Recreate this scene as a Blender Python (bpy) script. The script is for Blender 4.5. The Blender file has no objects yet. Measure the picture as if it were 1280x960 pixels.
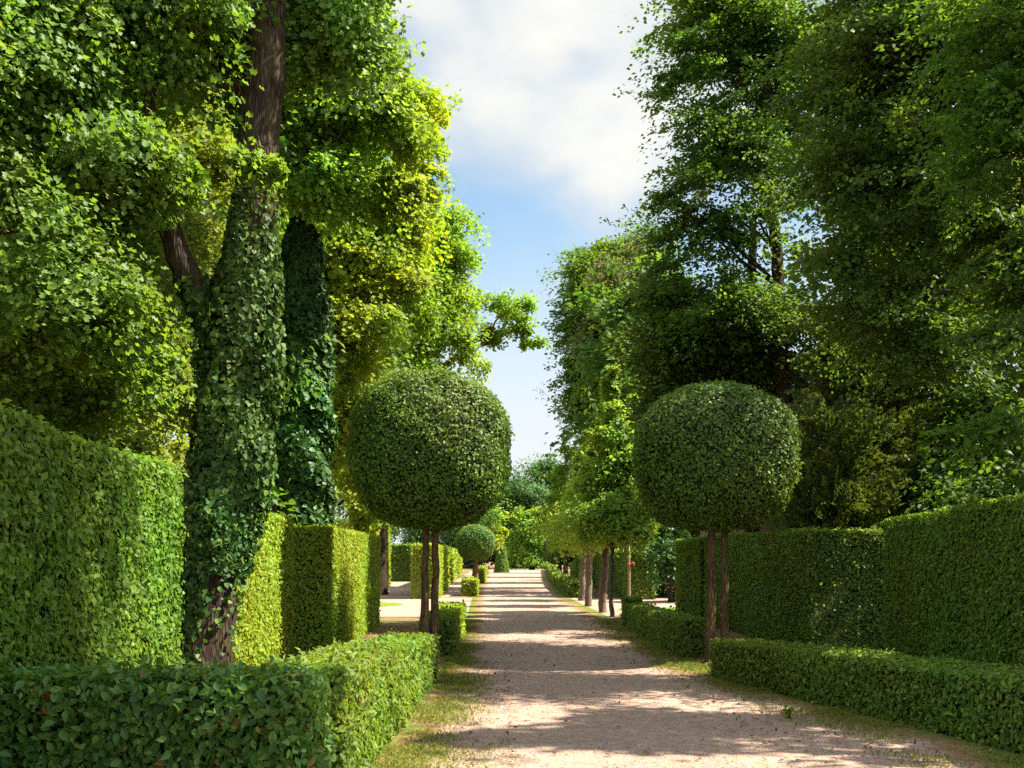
import bpy, math
import numpy as np

sc = bpy.context.scene
COL = sc.collection
R = math.radians
rng = np.random.default_rng(7)

# ------------------------------------------------------------------ camera, sky, sun, exposure
EYE = 1.6
FPX = 1400.0
VX, VY = 620.0, 695.0
cam_d = bpy.data.cameras.new("camera")
cam = bpy.data.objects.new("camera", cam_d)
COL.objects.link(cam)
cam.location = (0, 0, EYE)
cam.rotation_euler = (R(90), 0, 0)
cam_d.sensor_width = 36
cam_d.lens = FPX / 1280 * 36
cam_d.shift_x = (640 - VX) / 1280
cam_d.shift_y = (VY - 480) / 1280
cam_d.clip_end = 3000
cam_d.clip_start = 0.05
sc.camera = cam

SUN_EL, SUN_AZ = 52.5, 88.0
sun_d = bpy.data.lights.new("sun", 'SUN')
sun = bpy.data.objects.new("sun", sun_d)
COL.objects.link(sun)
sun_d.energy = 5.0
sun_d.angle = R(0.53)
sun_d.color = (1.0, 0.94, 0.82)
sun.rotation_euler = (R(90 - SUN_EL), 0, R(180 - SUN_AZ))
sun.location = (30, 10, 40)

sc.view_settings.view_transform = 'Standard'
sc.view_settings.look = 'None'
sc.view_settings.gamma = 1.0
sc.view_settings.use_curve_mapping = False
sc.view_settings.exposure = 1.85
sc.cycles.max_bounces = 12
sc.cycles.diffuse_bounces = 8
sc.cycles.glossy_bounces = 2
sc.cycles.transmission_bounces = 8
sc.cycles.transparent_max_bounces = 4
sc.cycles.volume_bounces = 0
sc.cycles.use_denoising = False
sc.cycles.sample_clamp_indirect = 6.0


def node(nt, kind, loc=(0, 0), **kw):
    n = nt.nodes.new(kind)
    n.location = loc
    for k, v in kw.items():
        if k.startswith('i_'):
            n.inputs[k[2:].replace('_', ' ')].default_value = v
        else:
            setattr(n, k, v)
    return n


def ramp(nt, stops):
    n = nt.nodes.new('ShaderNodeValToRGB')
    e = n.color_ramp.elements
    while len(e) < len(stops):
        e.new(0.5)
    for k, (p, c) in enumerate(stops):
        e[k].position = p
        e[k].color = (*c, 1) if len(c) == 3 else c
    return n


def math_n(nt, op, a, b=None, c=None, clamp=False):
    n = nt.nodes.new('ShaderNodeMath')
    n.operation = op
    n.use_clamp = clamp
    for k, v in enumerate((a, b, c)):
        if v is None:
            continue
        if isinstance(v, (int, float)):
            n.inputs[k].default_value = v
        else:
            nt.links.new(v, n.inputs[k])
    return n.outputs[0]


def mixrgb(nt, fac, a, b, blend='MIX'):
    n = nt.nodes.new('ShaderNodeMix')
    n.data_type = 'RGBA'
    n.blend_type = blend
    for k, v in ((0, fac), (6, a), (7, b)):
        if isinstance(v, (int, float)):
            n.inputs[k].default_value = v
        elif isinstance(v, tuple):
            n.inputs[k].default_value = (*v, 1)
        else:
            nt.links.new(v, n.inputs[k])
    return n.outputs[2]


def build_world():
    w = bpy.data.worlds.new("World")
    sc.world = w
    w.use_nodes = True
    nt = w.node_tree
    nt.nodes.clear()
    L = nt.links.new
    sky = node(nt, 'ShaderNodeTexSky')
    sky.sky_type = 'NISHITA'
    sky.sun_disc = False
    sky.sun_elevation = R(SUN_EL)
    sky.sun_rotation = R(SUN_AZ)
    sky.air_density = 1.25
    sky.dust_density = 0.6
    sky.ozone_density = 2.2
    tc = node(nt, 'ShaderNodeTexCoord')
    d = tc.outputs['Generated']
    # soft warped cumulus: noise over the sky's own directions
    mp = node(nt, 'ShaderNodeMapping')
    mp.inputs['Scale'].default_value = (1.0, 1.0, 1.7)
    L(d, mp.inputs[0])
    n1 = node(nt, 'ShaderNodeTexNoise', i_Scale=5.5, i_Detail=7.0, i_Roughness=0.5)
    L(mp.outputs[0], n1.inputs['Vector'])
    n2 = node(nt, 'ShaderNodeTexNoise', i_Scale=11.0, i_Detail=5.0, i_Roughness=0.5)
    L(mp.outputs[0], n2.inputs['Vector'])

    def bank(px, py, rad, amp):
        v = np.array([(px - VX) / FPX, 1.0, (VY - py) / FPX])
        v = v / np.linalg.norm(v)
        dn = node(nt, 'ShaderNodeVectorMath', operation='DISTANCE')
        L(d, dn.inputs[0])
        dn.inputs[1].default_value = tuple(v)
        t = math_n(nt, 'DIVIDE', dn.outputs['Value'], rad)
        t = math_n(nt, 'SUBTRACT', 1.0, t)
        t = math_n(nt, 'MAXIMUM', t, -0.6)
        return math_n(nt, 'MULTIPLY', t, amp)
    s = bank(690, 60, 0.15, 0.42)
    for args in ((590, 40, 0.11, 0.28), (780, 190, 0.10, 0.30), (690, 190, 0.08, 0.20), (450, -250, 0.3, 0.3), (1150, -300, 0.35, 0.4)):
        s = math_n(nt, 'MAXIMUM', s, bank(*args))
    nz = math_n(nt, 'MULTIPLY_ADD', n1.outputs['Fac'], 1.1, -0.55)
    dens = math_n(nt, 'ADD', s, nz)
    mask = node(nt, 'ShaderNodeMapRange', interpolation_type='SMOOTHSTEP')
    L(dens, mask.inputs[0])
    mask.inputs[1].default_value = -0.16
    mask.inputs[2].default_value = 0.30
    core = node(nt, 'ShaderNodeMapRange', interpolation_type='SMOOTHSTEP')
    L(math_n(nt, 'MULTIPLY_ADD', n2.outputs['Fac'], 0.25, dens), core.inputs[0])
    core.inputs[1].default_value = 0.22
    core.inputs[2].default_value = 0.62
    ccol = mixrgb(nt, core.outputs[0], (2.15, 2.3, 2.4), (3.05, 2.95, 2.65))
    # brightening towards the horizon is the sky's own; add pale vapour low down
    sep = node(nt, 'ShaderNodeSeparateXYZ')
    L(d, sep.inputs[0])
    hz = node(nt, 'ShaderNodeMapRange', interpolation_type='SMOOTHSTEP')
    L(sep.outputs['Z'], hz.inputs[0])
    hz.inputs[1].default_value = 0.36
    hz.inputs[2].default_value = 0.06
    hz.inputs[3].default_value = 0.0
    hz.inputs[4].default_value = 0.9
    # sky ahead is dimmed; out-of-view cloud overhead added as fill light, weakened behind
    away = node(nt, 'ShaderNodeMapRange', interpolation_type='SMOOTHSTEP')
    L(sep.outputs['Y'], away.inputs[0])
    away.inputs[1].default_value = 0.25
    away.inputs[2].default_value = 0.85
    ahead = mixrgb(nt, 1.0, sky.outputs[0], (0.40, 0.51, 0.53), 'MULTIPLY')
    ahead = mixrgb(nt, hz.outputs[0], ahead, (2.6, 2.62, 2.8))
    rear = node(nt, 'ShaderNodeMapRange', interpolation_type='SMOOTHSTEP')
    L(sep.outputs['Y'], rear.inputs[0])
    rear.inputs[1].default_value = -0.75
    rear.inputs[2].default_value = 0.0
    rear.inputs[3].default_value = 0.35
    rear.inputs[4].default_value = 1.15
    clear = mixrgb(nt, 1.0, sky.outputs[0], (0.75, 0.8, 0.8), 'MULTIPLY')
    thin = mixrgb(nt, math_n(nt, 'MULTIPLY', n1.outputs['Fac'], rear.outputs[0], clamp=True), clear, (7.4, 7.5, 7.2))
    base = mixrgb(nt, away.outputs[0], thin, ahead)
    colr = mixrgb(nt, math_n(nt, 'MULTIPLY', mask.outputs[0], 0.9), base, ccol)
    bg = node(nt, 'ShaderNodeBackground')
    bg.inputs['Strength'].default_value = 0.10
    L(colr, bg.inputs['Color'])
    out = node(nt, 'ShaderNodeOutputWorld')
    L(bg.outputs[0], out.inputs[0])


build_world()


# ------------------------------------------------------------------ materials
def new_mat(name):
    m = bpy.data.materials.new(name)
    m.use_nodes = True
    nt = m.node_tree
    nt.nodes.clear()
    out = nt.nodes.new('ShaderNodeOutputMaterial')
    return m, nt, out


def leaf_mat(name, cols, trans, tmix=0.38, rough=0.55, spec=0.22):
    """cols: three leaf colours picked by each leaf's own random tint; trans: light coming through the blade"""
    m, nt, out = new_mat(name)
    L = nt.links.new
    at = node(nt, 'ShaderNodeAttribute', attribute_name='tint')
    rp = ramp(nt, [(0.0, cols[0]), (0.5, cols[1]), (1.0, cols[2])] + ([] if len(cols) < 4 else []))
    if len(cols) == 4:
        rp = ramp(nt, [(0.0, cols[0]), (0.45, cols[1]), (0.972, cols[2]), (0.998, cols[3])])
    L(at.outputs['Fac'], rp.inputs[0])
    geo = node(nt, 'ShaderNodeNewGeometry')
    nz = node(nt, 'ShaderNodeTexNoise', i_Scale=0.55, i_Detail=2.0)
    L(geo.outputs['Position'], nz.inputs['Vector'])
    hsv = node(nt, 'ShaderNodeHueSaturation')
    L(rp.outputs[0], hsv.inputs['Color'])
    L(math_n(nt, 'MULTIPLY_ADD', nz.outputs['Fac'], 0.10, 0.45), hsv.inputs['Hue'])
    L(math_n(nt, 'MULTIPLY_ADD', nz.outputs['Fac'], 0.6, 0.7), hsv.inputs['Value'])
    p = node(nt, 'ShaderNodeBsdfPrincipled')
    L(hsv.outputs[0], p.inputs['Base Color'])
    p.inputs['Roughness'].default_value = rough
    p.inputs['Specular IOR Level'].default_value = spec
    t = node(nt, 'ShaderNodeBsdfTranslucent')
    tcol = mixrgb(nt, 1.0, hsv.outputs[0], trans, 'MULTIPLY')
    L(tcol, t.inputs['Color'])
    mx = node(nt, 'ShaderNodeMixShader')
    mx.inputs[0].default_value = tmix
    L(p.outputs[0], mx.inputs[1])
    L(t.outputs[0], mx.inputs[2])
    L(mx.outputs[0], out.inputs[0])
    return m


def bark_mat(name, c1, c2, scale=1.0, moss=0.0):
    m, nt, out = new_mat(name)
    L = nt.links.new
    tc = node(nt, 'ShaderNodeTexCoord')
    mp = node(nt, 'ShaderNodeMapping')
    mp.inputs['Scale'].default_value = (14 * scale, 14 * scale, 2.2 * scale)
    L(tc.outputs['Object'], mp.inputs[0])
    nz = node(nt, 'ShaderNodeTexNoise', i_Scale=1.0, i_Detail=8.0, i_Roughness=0.65)
    L(mp.outputs[0], nz.inputs['Vector'])
    vo = node(nt, 'ShaderNodeTexVoronoi', feature='DISTANCE_TO_EDGE')
    vo.inputs['Scale'].default_value = 1.6
    warp = mixrgb(nt, 0.25, mp.outputs[0], nz.outputs['Color'], 'ADD')
    L(warp, vo.inputs['Vector'])
    h = math_n(nt, 'ADD', math_n(nt, 'MULTIPLY', vo.outputs[0], 1.5, clamp=True), nz.outputs['Fac'])
    rp = ramp(nt, [(0.35, c1), (1.0, c2)])
    L(math_n(nt, 'MULTIPLY', h, 0.8), rp.inputs[0])
    col = rp.outputs[0]
    if moss:
        n3 = node(nt, 'ShaderNodeTexNoise', i_Scale=3.5, i_Detail=6.0)
        L(tc.outputs['Object'], n3.inputs['Vector'])
        col = mixrgb(nt, math_n(nt, 'MULTIPLY', math_n(nt, 'GREATER_THAN', n3.outputs['Fac'], 0.56), moss), col, (0.075, 0.07, 0.02))
    p = node(nt, 'ShaderNodeBsdfPrincipled')
    p.inputs['Roughness'].default_value = 0.9
    p.inputs['Specular IOR Level'].default_value = 0.15
    L(col, p.inputs['Base Color'])
    b = node(nt, 'ShaderNodeBump')
    b.inputs['Strength'].default_value = 0.9
    b.inputs['Distance'].default_value = 0.03
    L(h, b.inputs['Height'])
    L(b.outputs[0], p.inputs['Normal'])
    L(p.outputs[0], out.inputs[0])
    return m


M = {}
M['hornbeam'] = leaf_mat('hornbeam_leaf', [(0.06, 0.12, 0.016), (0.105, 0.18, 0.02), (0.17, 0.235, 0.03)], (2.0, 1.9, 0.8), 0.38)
M['hornbeam_sunlit'] = leaf_mat('sunny_hedge_leaf', [(0.13, 0.20, 0.016), (0.21, 0.28, 0.022), (0.30, 0.35, 0.035)], (1.7, 1.6, 0.7), 0.38)  # lit copy of hornbeam: sunlit yellow tone put into the leaf colour
M['beech'] = leaf_mat('beech_leaf', [(0.04, 0.095, 0.018), (0.065, 0.14, 0.022), (0.115, 0.19, 0.034), (0.22, 0.08, 0.025)], (2.0, 1.9, 0.8), 0.34, 0.5, 0.28)
M['low'] = leaf_mat('low_hedge_leaf', [(0.065, 0.12, 0.018), (0.11, 0.18, 0.022), (0.18, 0.24, 0.032), (0.22, 0.11, 0.04)], (1.9, 1.8, 0.8), 0.36)
M['globe'] = leaf_mat('globe_leaf', [(0.05, 0.108, 0.015), (0.088, 0.158, 0.019), (0.165, 0.235, 0.032)], (1.9, 1.7, 0.7), 0.33, 0.52, 0.3)
M['maple'] = leaf_mat('maple_leaf', [(0.055, 0.115, 0.018), (0.095, 0.17, 0.022), (0.16, 0.235, 0.035)], (2.1, 2.0, 0.8), 0.43, 0.52, 0.25)
M['maple_warm'] = leaf_mat('turning_maple_leaf', [(0.08, 0.135, 0.018), (0.135, 0.19, 0.024), (0.225, 0.25, 0.04), (0.34, 0.24, 0.05)], (1.9, 1.8, 0.7), 0.42, 0.52, 0.25)
M['yellow'] = leaf_mat('yellow_maple_leaf', [(0.11, 0.19, 0.02), (0.20, 0.28, 0.024), (0.30, 0.36, 0.03), (0.42, 0.34, 0.03)], (1.8, 1.7, 0.6), 0.45)
M['lime'] = leaf_mat('lime_green_leaf', [(0.09, 0.17, 0.018), (0.145, 0.24, 0.024), (0.22, 0.31, 0.035)], (2.0, 1.9, 0.8), 0.45)
M['dark'] = leaf_mat('dark_woodland_leaf', [(0.036, 0.082, 0.015), (0.062, 0.120, 0.018), (0.105, 0.168, 0.026)], (2.4, 2.2, 0.8), 0.42)
M['olive'] = leaf_mat('olive_hornbeam_leaf', [(0.037, 0.074, 0.013), (0.062, 0.106, 0.016), (0.100, 0.146, 0.024), (0.14, 0.09, 0.03)], (2.1, 2.0, 0.8), 0.38)
M['tan'] = leaf_mat('seeding_crown_leaf', [(0.06, 0.105, 0.025), (0.12, 0.15, 0.04), (0.24, 0.21, 0.08)], (1.6, 1.5, 0.8), 0.35)
M['yew'] = leaf_mat('yew_needle', [(0.03, 0.065, 0.012), (0.06, 0.10, 0.016), (0.125, 0.155, 0.026)], (1.6, 1.5, 0.7), 0.28)
M['ivy'] = leaf_mat('ivy_leaf', [(0.018, 0.050, 0.009), (0.034, 0.08, 0.012), (0.12, 0.18, 0.035)], (1.6, 1.6, 0.8), 0.2, 0.55, 0.16)
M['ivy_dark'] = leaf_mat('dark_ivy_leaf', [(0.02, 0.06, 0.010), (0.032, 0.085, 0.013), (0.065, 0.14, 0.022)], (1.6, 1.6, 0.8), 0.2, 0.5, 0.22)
M['wood'] = leaf_mat('far_woodland_leaf', [(0.032, 0.08, 0.024), (0.052, 0.115, 0.03), (0.09, 0.16, 0.04)], (2.0, 2.0, 0.9), 0.38)
M['young'] = leaf_mat('young_row_tree_leaf', [(0.115, 0.205, 0.028), (0.185, 0.28, 0.038), (0.275, 0.355, 0.06)], (1.8, 1.7, 0.8), 0.46)
M['grass'] = leaf_mat('grass_blade', [(0.06, 0.10, 0.012), (0.12, 0.155, 0.018), (0.27, 0.24, 0.05)], (1.8, 1.7, 0.7), 0.35)
M['litter'] = leaf_mat('dry_leaf', [(0.12, 0.06, 0.025), (0.22, 0.12, 0.05), (0.34, 0.22, 0.09)], (1.2, 1.0, 0.8), 0.15, 0.8, 0.1)
M['bark'] = bark_mat('grey_brown_bark', (0.016, 0.0105, 0.007), (0.095, 0.062, 0.038), 1.3, 0.3)
M['bark_warm'] = bark_mat('warm_bark', (0.06, 0.036, 0.018), (0.30, 0.19, 0.09), 1.6)
M['bark_pale'] = bark_mat('pale_bark', (0.09, 0.065, 0.048), (0.32, 0.24, 0.18), 1.6)
M['twig'] = bark_mat('twiggy_hedge_inside', (0.02, 0.018, 0.010), (0.06, 0.05, 0.025), 2.0)


def ground_mat(name, kind):
    m, nt, out = new_mat(name)
    L = nt.links.new
    geo = node(nt, 'ShaderNodeNewGeometry')
    P = geo.outputs['Position']
    big = node(nt, 'ShaderNodeTexNoise', i_Scale=0.45, i_Detail=5.0, i_Roughness=0.6)
    mid = node(nt, 'ShaderNodeTexNoise', i_Scale=6.0, i_Detail=8.0, i_Roughness=0.7)
    fine = node(nt, 'ShaderNodeTexNoise', i_Scale=55.0, i_Detail=5.0, i_Roughness=0.7)
    peb = node(nt, 'ShaderNodeTexVoronoi')
    peb.inputs['Scale'].default_value = 48.0
    for n in (big, mid, fine, peb):
        L(P, n.inputs['Vector'])
    if kind == 'gravel':
        c = ramp(nt, [(0.25, (0.225, 0.147, 0.110)), (0.5, (0.32, 0.216, 0.163)), (0.8, (0.41, 0.292, 0.227))])
        L(mid.outputs['Fac'], c.inputs[0])
        col = mixrgb(nt, 0.35, c.outputs[0], peb.outputs['Color'], 'SOFT_LIGHT')
        # scattered dark grit and bigger stones
        v2 = node(nt, 'ShaderNodeTexVoronoi')
        v2.inputs['Scale'].default_value = 21.0
        L(P, v2.inputs['Vector'])
        spot = math_n(nt, 'LESS_THAN', v2.outputs['Distance'], 0.16)
        sepc = node(nt, 'ShaderNodeSeparateColor')
        L(v2.outputs['Color'], sepc.inputs[0])
        spot = math_n(nt, 'MULTIPLY', spot, math_n(nt, 'GREATER_THAN', sepc.outputs[0], 0.55))
        col = mixrgb(nt, math_n(nt, 'MULTIPLY', spot, 0.75), col, (0.13, 0.085, 0.065))
        v = math_n(nt, 'MULTIPLY_ADD', big.outputs['Fac'], 0.7, 0.65)
        hs = node(nt, 'ShaderNodeHueSaturation')
        L(col, hs.inputs['Color'])
        L(v, hs.inputs['Value'])
        col = hs.outputs[0]
        at = node(nt, 'ShaderNodeAttribute', attribute_name='verge')
        soil = ramp(nt, [(0.3, (0.13, 0.075, 0.035)), (0.55, (0.23, 0.13, 0.06)), (0.75, (0.31, 0.19, 0.10))])
        L(mid.outputs['Fac'], soil.inputs[0])
        moss = ramp(nt, [(0.3, (0.055, 0.085, 0.012)), (0.7, (0.14, 0.17, 0.025))])
        L(fine.outputs['Fac'], moss.inputs[0])
        gp = node(nt, 'ShaderNodeTexNoise', i_Scale=0.9, i_Detail=6.0, i_Roughness=0.65)
        L(P, gp.inputs['Vector'])
        e = math_n(nt, 'ADD', at.outputs['Fac'], math_n(nt, 'MULTIPLY_ADD', gp.outputs['Fac'], 1.2, -0.6))
        f1 = node(nt, 'ShaderNodeMapRange', interpolation_type='SMOOTHSTEP')
        L(e, f1.inputs[0])
        f1.inputs[1].default_value = 0.45
        f1.inputs[2].default_value = 0.75
        f2 = node(nt, 'ShaderNodeMapRange', interpolation_type='SMOOTHSTEP')
        L(math_n(nt, 'ADD', e, math_n(nt, 'MULTIPLY_ADD', fine.outputs['Fac'], 0.8, -0.4)), f2.inputs[0])
        f2.inputs[1].default_value = 0.70
        f2.inputs[2].default_value = 0.95
        col = mixrgb(nt, f1.outputs[0], col, soil.outputs[0])
        col = mixrgb(nt, f2.outputs[0], col, moss.outputs[0])
        dist = 0.012
    elif kind == 'soil':
        c = ramp(nt, [(0.3, (0.11, 0.07, 0.035)), (0.5, (0.22, 0.13, 0.065)), (0.7, (0.33, 0.20, 0.11))])
        L(mid.outputs['Fac'], c.inputs[0])
        g = ramp(nt, [(0.3, (0.05, 0.075, 0.015)), (0.7, (0.12, 0.13, 0.03))])
        L(fine.outputs['Fac'], g.inputs[0])
        f = node(nt, 'ShaderNodeMapRange')
        L(big.outputs['Fac'], f.inputs[0])
        f.inputs[1].default_value = 0.5
        f.inputs[2].default_value = 0.62
        col = mixrgb(nt, f.outputs[0], c.outputs[0], g.outputs[0])
        dist = 0.03
    else:
        c = ramp(nt, [(0.3, (0.08, 0.15, 0.02)), (0.7, (0.19, 0.27, 0.03))])
        L(mid.outputs['Fac'], c.inputs[0])
        col = c.outputs[0]
        dist = 0.03
    p = node(nt, 'ShaderNodeBsdfPrincipled')
    p.inputs['Roughness'].default_value = 0.95
    p.inputs['Specular IOR Level'].default_value = 0.1
    L(col, p.inputs['Base Color'])
    b = node(nt, 'ShaderNodeBump')
    b.inputs['Strength'].default_value = 0.8
    b.inputs['Distance'].default_value = dist
    L(math_n(nt, 'ADD', math_n(nt, 'MULTIPLY', peb.outputs['Distance'], 0.8), math_n(nt, 'ADD', mid.outputs['Fac'], fine.outputs['Fac'])), b.inputs['Height'])
    L(b.outputs[0], p.inputs['Normal'])
    L(p.outputs[0], out.inputs[0])
    return m


M['gravel'] = ground_mat('pink_gravel', 'gravel')
M['soil'] = ground_mat('woodland_soil', 'soil')
M['lawn'] = ground_mat('mown_lawn', 'lawn')


def plain(name, col, rough=0.6):
    m, nt, out = new_mat(name)
    geo = node(nt, 'ShaderNodeNewGeometry')
    nz = node(nt, 'ShaderNodeTexNoise', i_Scale=30.0, i_Detail=4.0)
    nt.links.new(geo.outputs['Position'], nz.inputs['Vector'])
    rp = ramp(nt, [(0.3, tuple(c * 0.7 for c in col)), (0.7, col)])
    nt.links.new(nz.outputs['Fac'], rp.inputs[0])
    p = node(nt, 'ShaderNodeBsdfPrincipled')
    p.inputs['Roughness'].default_value = rough
    nt.links.new(rp.outputs[0], p.inputs['Base Color'])
    nt.links.new(p.outputs[0], out.inputs[0])
    return m


M['stake'] = plain('weathered_stake_wood', (0.27, 0.17, 0.09))
M['red'] = plain('faded_red_ribbon', (0.5, 0.03, 0.02))


# ------------------------------------------------------------------ mesh tools
class Mesh:
    """collects vertices / faces in numpy and links them as one object"""
    def __init__(self):
        self.v, self.q, self.t, self.a, self.qm, self.tm, self.n = [], [], [], [], [], [], 0

    def add(self, v, quads=None, tris=None, tint=0.5, mat=0):
        v = np.asarray(v, float).reshape(-1, 3)
        self.v.append(v)
        self.a.append(np.broadcast_to(np.asarray(tint, float), (len(v),)))
        if quads is not None and len(quads):
            self.q.append(np.asarray(quads, int).reshape(-1, 4) + self.n)
            self.qm.append(np.full(len(self.q[-1]), mat))
        if tris is not None and len(tris):
            self.t.append(np.asarray(tris, int).reshape(-1, 3) + self.n)
            self.tm.append(np.full(len(self.t[-1]), mat))
        self.n += len(v)

    def link(self, name, mats, parent=None, loc=(0, 0, 0), smooth_mat=None, attr='tint'):
        v = np.concatenate(self.v) - np.asarray(loc)
        q = np.concatenate(self.q) if self.q else np.zeros((0, 4), int)
        t = np.concatenate(self.t) if self.t else np.zeros((0, 3), int)
        me = bpy.data.meshes.new(name)
        me.vertices.add(len(v))
        me.vertices.foreach_set('co', v.astype(np.float32).ravel())
        li = np.concatenate([q.ravel(), t.ravel()]).astype(np.int32)
        me.loops.add(len(li))
        me.loops.foreach_set('vertex_index', li)
        nf = len(q) + len(t)
        me.polygons.add(nf)
        st = np.concatenate([np.arange(len(q)) * 4, len(q) * 4 + np.arange(len(t)) * 3]).astype(np.int32)
        me.polygons.foreach_set('loop_start', st)
        mi = np.concatenate(self.qm + self.tm).astype(np.int32)
        me.polygons.foreach_set('material_index', mi)
        if smooth_mat is not None:
            me.polygons.foreach_set('use_smooth', np.isin(mi, smooth_mat))
        at = me.attributes.new(attr, 'FLOAT', 'POINT')
        at.data.foreach_set('value', np.concatenate(self.a).astype(np.float32))
        for m in mats:
            me.materials.append(M[m])
        me.update(calc_edges=True)
        o = bpy.data.objects.new(name, me)
        COL.objects.link(o)
        if parent is not None:
            o.parent = parent
        else:
            o.location = loc
        return o


def tag(o, label=None, cat=None, group=None, kind=None):
    for k, v in (('label', label), ('category', cat), ('group', group), ('kind', kind)):
        if v:
            o[k] = v
    return o


def thing(name, loc, label, cat, group=None):
    o = bpy.data.objects.new(name, None)
    o.empty_display_size = 0.3
    COL.objects.link(o)
    o.location = loc
    return tag(o, label, cat, group)


def unit(v):
    return v / np.maximum(np.linalg.norm(v, axis=-1, keepdims=True), 1e-9)


def rand_dir(n):
    return unit(rng.normal(size=(n, 3)))


OVAL = (np.array([(0, 0, 0), (-.22, .22, .07), (-.29, .48, .11), (-.16, .78, .04), (0, 1.05, -.12), (.16, .78, .04), (.29, .48, .11), (.22, .22, .07), (0, .5, -.02)]),
        None, np.array([(0, 8, 1), (1, 8, 2), (2, 8, 3), (3, 8, 4), (4, 8, 5), (5, 8, 6), (6, 8, 7), (7, 8, 0)]))
KITE = (np.array([(0, 0, 0), (-.34, .45, .09), (0, 1, -.03), (.34, .45, .09)]), None, np.array([(0, 2, 1), (0, 3, 2)]))
IVYL = (np.array([(0, 0, 0), (-.48, .12, .04), (-.36, .5, .06), (0, .95, -.05), (.36, .5, .06), (.48, .12, .04)]), None, np.array([(0, 2, 1), (0, 3, 2), (0, 4, 3), (0, 5, 4)]))
MAPL = (np.array([(0, 0, 0), (-.5, .22, .06), (-.2, .42, .0), (-.42, .75, .06), (0, 1.0, -.05), (.42, .75, .06), (.2, .42, 0), (.5, .22, .06)]), None,
        np.array([(0, 2, 1), (0, 4, 2), (2, 4, 3), (0, 6, 4), (6, 5, 4), (0, 7, 6)]))


def leaves(mesh, P, N, T, size, shape=KITE, mat=0, tint=None):
    """one leaf at each point: N the side it faces, T the way its tip points"""
    n = len(P)
    if n == 0:
        return
    N = unit(N)
    T = unit(T - (T * N).sum(1, keepdims=True) * N + 1e-6)
    S = np.cross(T, N)
    tv, tq, tt = shape
    k = len(tv)
    size = np.broadcast_to(np.asarray(size, float), (n,))[:, None, None]
    V = P[:, None, :] + size * (tv[None, :, 0:1] * S[:, None, :] + (tv[None, :, 1:2] - 0.4) * T[:, None, :] + tv[None, :, 2:3] * N[:, None, :])
    F = (tt[None] + (np.arange(n) * k)[:, None, None]).reshape(-1, 3)
    if tint is None:
        tint = rng.random(n)
    mesh.add(V.reshape(-1, 3), tris=F, tint=np.repeat(tint, k), mat=mat)


def tube(mesh, pts, rad, sides=10, mat=0, rough=0.0, cap=True):
    pts = np.asarray(pts, float)
    rad = np.asarray(rad, float)
    n = len(pts)
    d = np.gradient(pts, axis=0)
    d = unit(d)
    ref = np.array([0.0, 1.0, 0.0]) if abs(d[0, 1]) < 0.8 else np.array([1.0, 0, 0])
    u = unit(np.cross(d, ref))
    w = np.cross(d, u)
    a = np.linspace(0, 2 * math.pi, sides, endpoint=False)
    rr = rad[:, None] * (1 + rough * rng.normal(size=(n, sides)))
    V = pts[:, None] + rr[..., None] * (np.cos(a)[None, :, None] * u[:, None] + np.sin(a)[None, :, None] * w[:, None])
    q = []
    for i in range(n - 1):
        for j in range(sides):
            j2 = (j + 1) % sides
            q.append((i * sides + j, i * sides + j2, (i + 1) * sides + j2, (i + 1) * sides + j))
    t = []
    V = V.reshape(-1, 3)
    if cap:
        V = np.vstack([V, pts[-1] + d[-1] * rad[-1] * 0.4])
        c = n * sides
        for j in range(sides):
            t.append(((n - 1) * sides + j, (n - 1) * sides + (j + 1) % sides, c))
    mesh.add(V, quads=q, tris=t, mat=mat)


def curve(pts, rad, n=14, wob=0.0):
    """smooth polyline through the given points"""
    pts = np.asarray(pts, float)
    t = np.linspace(0, 1, len(pts))
    s = np.linspace(0, 1, n)
    # Catmull-Rom
    out = []
    for x in s:
        k = min(int(x * (len(pts) - 1)), len(pts) - 2)
        f = x * (len(pts) - 1) - k
        p0, p1, p2, p3 = pts[max(k - 1, 0)], pts[k], pts[k + 1], pts[min(k + 2, len(pts) - 1)]
        out.append(0.5 * ((2 * p1) + (-p0 + p2) * f + (2 * p0 - 5 * p1 + 4 * p2 - p3) * f * f + (-p0 + 3 * p1 - 3 * p2 + p3) * f ** 3))
    out = np.array(out)
    out[1:-1] += rng.normal(size=(n - 2, 3)) * wob
    return out, np.interp(s, t, rad)


def at(px, py, d):
    """a spot on the plan: where the photograph's pixel lies at that real distance"""
    return np.array([(px - VX) / FPX * d, d, EYE + (VY - py) / FPX * d])


# ------------------------------------------------------------------ ground
def grid(name, xs_of_y, ys, z, mat, ncol=9, verge=True, jag=0.0, kind='structure'):
    me = Mesh()
    V, A = [], []
    for y in ys:
        x0, x1 = xs_of_y(y)
        x0 += rng.normal() * jag
        x1 += rng.normal() * jag
        for c in range(ncol):
            f = c / (ncol - 1)
            x = x0 + (x1 - x0) * f
            V.append((x, y, z))
            A.append((max(0, 1 - (x - x0) / 0.95) + max(0, 1 - (x1 - x) / 1.35)) if verge else 0)
    q = [(r * ncol + c, r * ncol + c + 1, (r + 1) * ncol + c + 1, (r + 1) * ncol + c) for r in range(len(ys) - 1) for c in range(ncol - 1)]
    me.add(V, quads=q, tint=np.array(A))
    o = me.link(name, [mat], attr='verge')
    return tag(o, kind=kind)


g = Mesh()
g.add([(-900, -60, 0), (900, -60, 0), (900, 1500, 0), (-900, 1500, 0)], quads=[(0, 1, 2, 3)])
tag(g.link('ground', ['soil']), kind='structure')


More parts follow.
